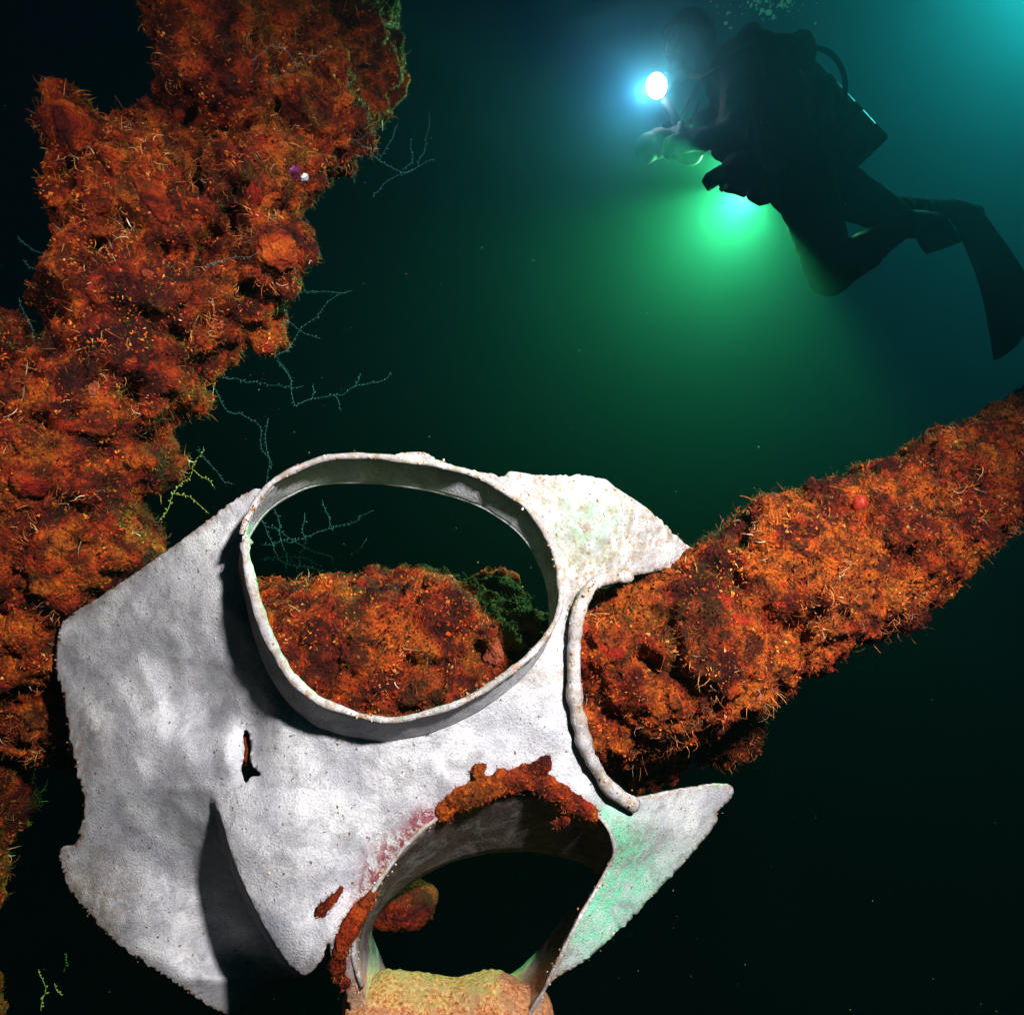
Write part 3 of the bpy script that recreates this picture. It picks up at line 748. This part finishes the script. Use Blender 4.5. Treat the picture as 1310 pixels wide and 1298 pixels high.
spray('tangle of faint hydroid strands seen through the large round opening',
      [[(325,640),(345,690),(370,720),(440,735)],[(330,690),(380,690),(440,670),(480,655)],[(350,650),(360,700),(365,735)],[(385,655),(390,700),(380,730)],[(410,640),(425,680)],[(335,720),(380,715),(410,725)],[(470,690),(455,705)],[(340,670),(400,705),(450,740)]], 1.22)
spray('fine hydroid sprigs on the dark left edge of the column',
      [[(30,330),(50,345),(75,350)],[(25,380),(40,420),(50,450)],[(20,300),(45,320),(65,320)]], 1.16)
spray('pale straggling hydroid strands crossing the dark cleft in the column',
      [[(255,340),(300,330),(330,325)],[(320,80),(350,60),(400,100)],[(340,110),(370,90),(420,60)]], 1.07)
spray('dim green algae sprig low down near the lower left corner',
      [[(80,1245),(82,1230),(80,1215)],[(55,1290),(58,1262),(50,1240)],[(80,1270),(70,1255)]], 1.28, M_hyd2, 0.0018)

# ------------------------------------------------------------------ the diver
M_suit = flat_mat('black_neoprene', (0.006, 0.007, 0.010), 0.8, spec=0.08, nscale=90)
M_vest = flat_mat('black_nylon', (0.006, 0.006, 0.008), 0.8, spec=0.08, nscale=140)
M_rub = flat_mat('black_rubber', (0.006, 0.006, 0.007), 0.7, spec=0.08)
M_glass = flat_mat('mask_glass', (0.03, 0.05, 0.06), 0.08, spec=0.6)
M_steel = flat_mat('dull_steel', (0.10, 0.11, 0.11), 0.4, metal=0.6)
M_tank = flat_mat('dark_painted_tank', (0.020, 0.026, 0.024), 0.4, spec=0.4)
M_blade = flat_mat('dark_blue_fin', (0.012, 0.016, 0.03), 0.5, spec=0.3)
M_yel = flat_mat('yellow_plastic', (0.55, 0.42, 0.05), 0.45)
diver = thing('person', 'diver in black wetsuit and hood holding a bright torch, legs trailing right', 'person')
def ball(px, py, d, r): return (P(px, py, d), r)
def cap(a, b, n=9):
    return [(P(*a[:3]).lerp(P(*b[:3]), t), a[3] + (b[3] - a[3]) * t) for t in np.linspace(0, 1, n)]
body = []
body += [(P(882, 46, 3.0), (.108, .082, .115)), (P(890, 52, 3.0), (.095, .085, .11)), (P(876, 70, 3.0), (.075, .065, .085))]
body += cap((895, 70, 3.0, .07), (930, 98, 3.0, .085))
body += cap((940, 98, 3.0, .13), (985, 165, 3.0, .15)) + cap((985, 165, 3.0, .15), (1025, 232, 3.0, .15))
body += cap((948, 100, 2.86, .10), (985, 175, 2.9, .12)) + cap((948, 100, 3.14, .10), (985, 175, 3.1, .12))
# arms
body += cap((945, 98, 2.82, .078), (938, 172, 2.72, .056)) + cap((938, 172, 2.72, .056), (888, 180, 2.78, .040))
body += cap((945, 98, 3.18, .078), (915, 150, 3.24, .056)) + cap((915, 150, 3.24, .056), (872, 168, 3.10, .040))
# hands with fingers closed round the housing grips
def hand(w, fwd, d, side):
    out = cap((w[0], w[1], d, .040), (w[0] + fwd[0] * 20, w[1] + fwd[1] * 20, d, .042), 5)
    px, py = w[0] + fwd[0] * 24, w[1] + fwd[1] * 24
    for k in range(4):
        ox, oy = -fwd[1] * (k - 1.5) * 6.2, fwd[0] * (k - 1.5) * 6.2
        L = (9, 11, 10.5, 8)[k]
        a = (px + ox, py + oy, d - side * .005, .0125); b = (px + ox + fwd[0] * L, py + oy + fwd[1] * L + 2, d + side * .02, .0115)
        c = (px + ox + fwd[0] * (L + 2), py + oy + fwd[1] * (L + 2) + 8, d + side * .055, .010)
        out += cap(a, b, 5) + cap(b, c, 5)
    t0 = (w[0] + fwd[0] * 8 - fwd[1] * -10, w[1] + fwd[1] * 8 - 8, d + side * .01, .014)
    out += cap(t0, (t0[0] + fwd[0] * 9, t0[1] - 5, d + side * .03, .0125), 5) + cap((t0[0] + fwd[0] * 9, t0[1] - 5, d + side * .03, .0125), (t0[0] + fwd[0] * 17, t0[1] - 3, d + side * .05, .011), 5)
    return out
body += hand((886, 180), (-.97, .2), 2.79, 1) + hand((870, 168), (-.95, .3), 3.09, -1)
# legs
body += cap((1030, 236, 2.91, .128), (1062, 350, 2.84, .092)) + cap((1062, 352, 2.84, .088), (1105, 322, 2.86, .082)) + cap((1105, 322, 2.86, .078), (1158, 285, 2.92, .052)) + cap((1158, 285, 2.92, .052), (1195, 285, 2.98, .045))
body += cap((1040, 222, 3.09, .128), (1128, 272, 3.12, .086)) + cap((1128, 272, 3.12, .082), (1170, 275, 3.24, .080)) + cap((1170, 275, 3.24, .076), (1218, 270, 3.42, .055)) + cap((1218, 270, 3.42, .055), (1246, 275, 3.44, .048))
dme = blob_mesh('wetsuit_body', body, 0.0085, [(tex('CLOUDS', 0.07, noise_depth=2), 0.014)], 3)
link('body', dme, M_suit, diver)
vest = [(P(950, 95, 3.0), (.16, .22, .13)), (P(978, 150, 3.0), (.19, .25, .20)), (P(1000, 205, 3.0), (.17, .24, .15)), (P(960, 62, 2.93), (.07, .09, .08)), (P(958, 55, 3.07), (.06, .09, .07)),
        (P(940, 175, 2.86), (.10, .09, .12)), (P(948, 222, 2.85), (.10, .08, .085)), (P(975, 238, 2.86), (.08, .08, .06)), (P(1010, 80, 3.0), (.10, .16, .09)), (P(1040, 150, 3.0), (.10, .17, .15)), (P(985, 95, 3.0), (.13, .2, .12))]
vme = blob_mesh('vest', vest, 0.011, [(tex('CLOUDS', 0.12, noise_depth=2), 0.04), (tex('CLOUDS', 0.04, noise_depth=2), 0.012)], 1)
link('buoyancy_vest', vme, M_vest, diver)
def box_at(name, c, size, rot, mat, parent, bev=0.01):
    def f(bm):
        bmesh.ops.create_cube(bm, size=1, matrix=Matrix.Translation(c) @ rot.to_4x4() @ Matrix.Diagonal((*size, 1)))
    return link(name, bm_mesh(name, f, True, bev), mat, parent)
def ry(deg): return Matrix.Rotation(R(deg), 3, 'Y')
box_at('pocket', P(914, 228, 2.84), (.085, .07, .06), ry(-32), M_vest, diver)
box_at('pocket', P(945, 236, 2.84), (.10, .06, .07), ry(20), M_vest, diver)
box_at('strap_end', P(974, 256, 2.86), (.05, .012, .025), ry(-45), M_rub, diver, .003)
box_at('strap_end', P(926, 240, 2.83), (.04, .012, .02), ry(-40), M_rub, diver, .003)
mb = MB().tube(np.array([P(958, 90, 2.76), P(955, 140, 2.74), P(970, 190, 2.75), P(992, 225, 2.77)]), .022, sides=6)
link('harness_strap', mb.mesh('strap'), M_rub, diver)
# mask, regulator
mk = blob_mesh('mask', [(P(861, 57, 3.0), (.030, .082, .042)), (P(857, 60, 2.965), (.022, .036, .036)), (P(857, 60, 3.035), (.022, .036, .036)), (P(859, 70, 3.0), (.028, .024, .025))], .006, (), 2)
mo = link('mask', mk, M_rub, diver)
for y in (2.96, 3.04):
    v, f = ico(2); link('lens', np_mesh('lens', np.array(P(852, 60, y)) + v * np.array([.010, .030, .026]), [f]), M_glass, mo)
rg = blob_mesh('regulator', [(P(868, 88, 3.0), (.045, .05, .035)), (P(862, 92, 3.0), (.035, .04, .03)), (P(876, 84, 3.0), (.03, .03, .02))], .006, (), 2)
ro = link('regulator', rg, M_rub, diver)
hp = catmull(np.array([P(874, 92, 2.96), P(900, 98, 2.78), P(940, 70, 2.76), P(985, 55, 2.86), P(1010, 62, 2.98)]), False, 8)
link('hose', MB().tube(hp, .011, sides=8).mesh('hose'), M_rub, ro)
mb = MB()
a = np.linspace(0, 2 * np.pi, 40, endpoint=True)
cc = np.array(P(884, 52, 3.0)); mb.tube(np.stack([cc[0] - .01 + .112 * np.cos(a), cc[1] + .092 * np.sin(a), cc[2] + .015 - .03 * np.cos(a)], 1), .009, sides=5)
link('mask_strap', mb.mesh('mask_strap'), M_rub, mo)
# fins
def fin(name, heel, toe, tip, w0, w1, wdir, label=None):
    heel, toe, tip = P(*heel), P(*toe), P(*tip)
    ax = (tip - toe).normalized(); wd = (Vector(wdir) - ax * Vector(wdir).dot(ax)).normalized(); nn = ax.cross(wd)
    fo = blob_mesh('foot_pocket', [(heel.lerp(toe, t), (.062, .062, .06) if t < .7 else (.062, .058, .05)) for t in np.linspace(0, 1, 8)], .008, (), 3)
    pk = link('fin', fo, M_rub, diver)
    if label: pk['label'] = label
    n = 16; w = 9; V = []
    for s in (0.006, -0.006):
        for i in range(n):
            t = i / (n - 1)
            for j in range(w):
                u = j / (w - 1) * 2 - 1
                ww = w0 + (w1 - w0) * min(1, t * 1.25)
                ext = 1 - 0.26 * (u + 1) / 2 * t - 0.05 * u * u * t
                rib = 0.011 * max(0, 1 - abs(abs(u) - .93) / .1) + 0.005 * max(0, 1 - abs(u) / .15)
                V.append(toe + ax * ((tip - toe).length * t * ext) + wd * (ww * u) + nn * ((s + math.copysign(rib, s)) * (1 - .6 * t) + 0.08 * math.sin(t * 2.4)))
    V = np.array([x[:] for x in V]); Q = []; N1 = n * w
    for i in range(n - 1):
        for j in range(w - 1):
            k = i * w + j
            Q.append((k, k + 1, k + w + 1, k + w)); Q.append((N1 + k, N1 + k + w, N1 + k + w + 1, N1 + k + 1))
    for i in range(n - 1):
        for j in (0, w - 1):
            k = i * w + j; Q.append((k, k + w, N1 + k + w, N1 + k) if j == 0 else (k, N1 + k, N1 + k + w, k + w))
    for j in range(w - 1):
        for i in (0, n - 1):
            k = i * w + j; Q.append((k, N1 + k, N1 + k + 1, k + 1) if i == 0 else (k, k + 1, N1 + k + 1, N1 + k))
    link('blade', np_mesh('blade', V, [np.array(Q)]), M_blade, pk)
fin('fin', (1214, 270, 3.42), (1238, 276, 3.40), (1297, 474, 3.25), .09, .15, (1, .2, .32), 'long dark fin hanging down at the right')
fin('fin', (1160, 287, 2.92), (1190, 288, 3.02), (1214, 300, 3.62), .07, .09, (1, .3, .3))

# tank on the diver's back
tank = thing('scuba_tank', 'dark scuba cylinder strapped to the diver\'s back', 'scuba tank')
t0, t1 = P(1006, 84, 3.02), P(1110, 196, 3.02)
ax = (t1 - t0).normalized(); Lk = (t1 - t0).length
prof = [(0, .018), (.012, .03), (.03, .06), (.06, .083), (.11, .094), (Lk - .03, .094), (Lk - .008, .088), (Lk, .07)]
def lathe(o, ax, prof, sides=28):
    pa = np.array([o + ax * s for s, _ in prof]); return tube(pa, np.array([r for _, r in prof]), sides)
mb = MB(); mb.add(*lathe(t0, ax, prof)); link('cylinder', mb.mesh('cylinder'), M_tank, tank)
mb = MB(); mb.add(*lathe(t0 + ax * (Lk - .07), ax, [(0, .097), (.07, .099), (.085, .09)])); link('tank_boot', mb.mesh('boot'), M_rub, tank)
for s in (.17, .34):
    mb = MB(); mb.add(*lathe(t0 + ax * s, ax, [(0, .0955), (.004, .0985), (.046, .0985), (.05, .0955)])); link('tank_band', mb.mesh('band'), M_rub, tank)
mb = MB(); mb.add(*lathe(t0 - ax * .055, ax, [(0, .012), (.004, .022), (.03, .022), (.034, .015), (.06, .017)], 14))
vv = link('valve', mb.mesh('valve'), M_steel, tank)
mb = MB(); kn = t0 - ax * .03; mb.add(*lathe(kn + Vector((0, -.075, 0)), Vector((0, 1, 0)), [(0, .02), (.004, .024), (.03, .024), (.034, .018), (.11, .012)], 12)); link('valve_knob', mb.mesh('knob'), M_rub, vv)
hp = catmull(np.array([P(1008, 62, 2.96), P(1030, 60, 2.95), P(1060, 67, 2.93), P(1078, 90, 2.92), P(1081, 118, 2.92), P(1070, 142, 2.9)]), False, 8)
link('pressure_hose', MB().tube(hp, .012, sides=8).mesh('hose'), M_rub, tank)
v, f = ico(2); link('tank_tag', np_mesh('tag', np.array(P(1129, 178, 2.97)) + v * np.array([.012, .012, .014]), [f]), M_yel, tank)

# camera rig in the hands
rig = thing('camera_rig', 'underwater camera housing with dome port held in the diver\'s gloved hands', 'camera')
hm = blob_mesh('housing', [(P(866, 182, 2.94), (.07, .085, .06)), (P(878, 188, 2.94), (.06, .085, .065)), (P(884, 200, 2.94), (.05, .05, .035))], .008, (), 1)
link('housing', hm, M_rub, rig)
dm = blob_mesh('dome', [(P(828, 190, 2.94), (.055, .075, .062)), (P(842, 184, 2.94), (.06, .078, .060)), (P(855, 182, 2.94), (.05, .07, .05))], .008, (), 1)
link('dome_port', dm, M_rub, rig)
for y in (2.80, 3.08):
    link('grip', MB().tube(np.array([P(872, 158, y), P(868, 180, y), P(864, 202, y)]), np.array([.016, .019, .017]), sides=10).mesh('grip'), M_rub, rig)
def rod(a, b, r, nm='strobe_arm'):
    link(nm, MB().tube(np.array([P(*a), (P(*a) + P(*b)) / 2, P(*b)]), r, sides=8).mesh(nm), M_rub, rig)
rod((872, 168, 2.93), (850, 128, 2.93), .022); rod((868, 156, 2.97), (893, 106, 3.0), .007); rod((873, 155, 2.92), (884, 160, 2.9), .008); rod((884, 160, 2.9), (894, 130, 2.9), .007)
rod((886, 205, 2.93), (924, 176, 2.84), .010, 'lanyard')

# torch on the rig, shining at the camera
torch = thing('dive_torch', 'brilliant white dive torch blazing in front of the diver\'s face', 'torch')
tp = P(845, 108, 2.90); td = (Vector((0, 0, CAMZ)) - tp).normalized()
td = (td + Vector((-1.0, .46, -.18))).normalized()
mb = MB(); mb.add(*lathe(tp - td * .13, td, [(0, .018), (.004, .024), (.08, .024), (.10, .040), (.128, .044), (.130, .04)], 18)); link('torch_body', mb.mesh('torch_body'), M_rub, torch)
M_lens = flat_mat('torch_lens', (.8, .85, .9), .2, emit=((0.75, 0.92, 1.0), 120))
mb = MB(); mb.add(*lathe(tp + td * .001, td, [(0, .040), (.012, .048), (.028, .048), (.045, .038), (.056, .022), (.060, .006)], 18)); link('lens', mb.mesh('lens'), M_lens, torch)
M_lens.cycles.emission_sampling = 'NONE'
def spot(name, loc, dirv, power, size, blend, col, rad):
    d = bpy.data.lights.new(name, 'SPOT'); d.energy = power; d.color = col; d.spot_size = R(size); d.spot_blend = blend; d.shadow_soft_size = rad
    o = bpy.data.objects.new(name, d); C.objects.link(o); o.location = loc
    o.rotation_euler = Vector(dirv).to_track_quat('-Z', 'Y').to_euler(); return o
spot('torch_beam', tp + td * .075, td, 54, 118, 0.8, (0.30, 0.62, 1.0), .02)

# second lamp hanging behind the diver (its glow lights the water green)
lamp = thing('dive_lamp', 'dive lamp glowing green behind the diver\'s chest', 'lamp')
lp_ = P(964, 231, 3.48); ld = (Vector((-.30, -.80, -.46))).normalized()
mb = MB(); mb.add(*lathe(lp_ - ld * .16, ld, [(0, .02), (.004, .03), (.10, .03), (.13, .05), (.158, .055), (.16, .05)], 18)); link('lamp_body', mb.mesh('lamp_body'), M_rub, lamp)
M_lens2 = flat_mat('lamp_lens', (.8, .9, .8), .2, emit=((0.5, 1.0, 0.6), 60))
mb = MB(); mb.add(*lathe(lp_ + ld * .001, ld, [(0, .05), (.004, .045), (.006, .02)], 18)); link('lens', mb.mesh('lens'), M_lens2, lamp); M_lens2.cycles.emission_sampling = 'NONE'
spot('lamp_beam', lp_ + ld * .03, ld, 1400, 88, 1.0, (0.16, 1.0, 0.28), .03)

# ------------------------------------------------------------------ bubbles and drifting particles
M_bub, nt, b = new_mat('bubble_film')
tr = nd(nt, 'ShaderNodeBsdfTranslucent'); gl = nd(nt, 'ShaderNodeBsdfGlossy'); gl.inputs['Roughness'].default_value = .6
ms = nd(nt, 'ShaderNodeMixShader'); ms.inputs[0].default_value = .3
bc = mixc(nt, noise_n(nt, 30), (.9, .95, .7), (1, 1, .85)); nt.links.new(bc, tr.inputs[0]); nt.links.new(bc, gl.inputs[0])
nt.links.new(tr.outputs[0], ms.inputs[1]); nt.links.new(gl.outputs[0], ms.inputs[2]); nt.links.new(ms.outputs[0], nt.nodes['Material Output'].inputs[0])
N = 200; v, f = ico(2)
bx = np.concatenate([rng.normal(990, 16, N // 2), rng.normal(975, 34, N - N // 2)]); by = np.concatenate([rng.normal(2, 12, N // 2), rng.normal(-10, 22, N - N // 2)])
c = Pn(np.stack([bx, by], 1), rng.uniform(2.9, 3.5, N)); r = .0016 + .0075 * rng.random(N) ** 3
V = (c[:, None] + v[None] * r[:, None, None] * rng.uniform(.45, 1.9, (N, 1, 3))).reshape(-1, 3)
T = (f[None] + (np.arange(N) * len(v))[:, None, None]).reshape(-1, 3)
o = link('air_bubbles', np_mesh('air_bubbles', V, [T]), M_bub); o['kind'] = 'stuff'; o.visible_shadow = False   # air bubbles let the light through
tag(o, 'stream of small air bubbles rising above the diver\'s head', 'bubbles')
M_snow = flat_mat('plankton', (.30, .32, .20), .8, spec=.1)
N = 2200; dd = rng.uniform(1.3, 4.5, N)
c = Pn(np.stack([rng.uniform(-100, 1410, N), rng.uniform(-100, 1398, N)], 1), dd)
me3 = crumbs('plankton', c, c, (.0006 + .0022 * rng.random(N) ** 3) * dd / 2)
o = link('drifting_particles', me3, M_snow); o['kind'] = 'stuff'; tag(o, 'fine specks of plankton drifting in the dark water', 'particles')

# ------------------------------------------------------------------ the water itself
hz = bpy.data.materials.new('sea_water'); hz.use_nodes = True; nt = hz.node_tree
for n_ in list(nt.nodes):
    if n_.type == 'BSDF_PRINCIPLED': nt.nodes.remove(n_)
vol = nt.nodes.new('ShaderNodeVolumePrincipled')
vol.inputs['Color'].default_value = (0.13, 0.44, 0.52, 1)
vol.inputs['Density'].default_value = 0.065
vol.inputs['Anisotropy'].default_value = 0.93
nt.links.new(vol.outputs[0], nt.nodes['Material Output'].inputs['Volume'])
def f(bm): bmesh.ops.create_cube(bm, size=1, matrix=Matrix.Translation((0, 0, (-2 + CAMZ + 4.5) / 2)) @ Matrix.Diagonal((92, 92, CAMZ + 6.5, 1)))
haze = link('haze', bm_mesh('haze', f, False), hz); haze['kind'] = 'stuff'
haze['label'] = 'dark green sea water filling the whole scene'; haze['category'] = 'water'
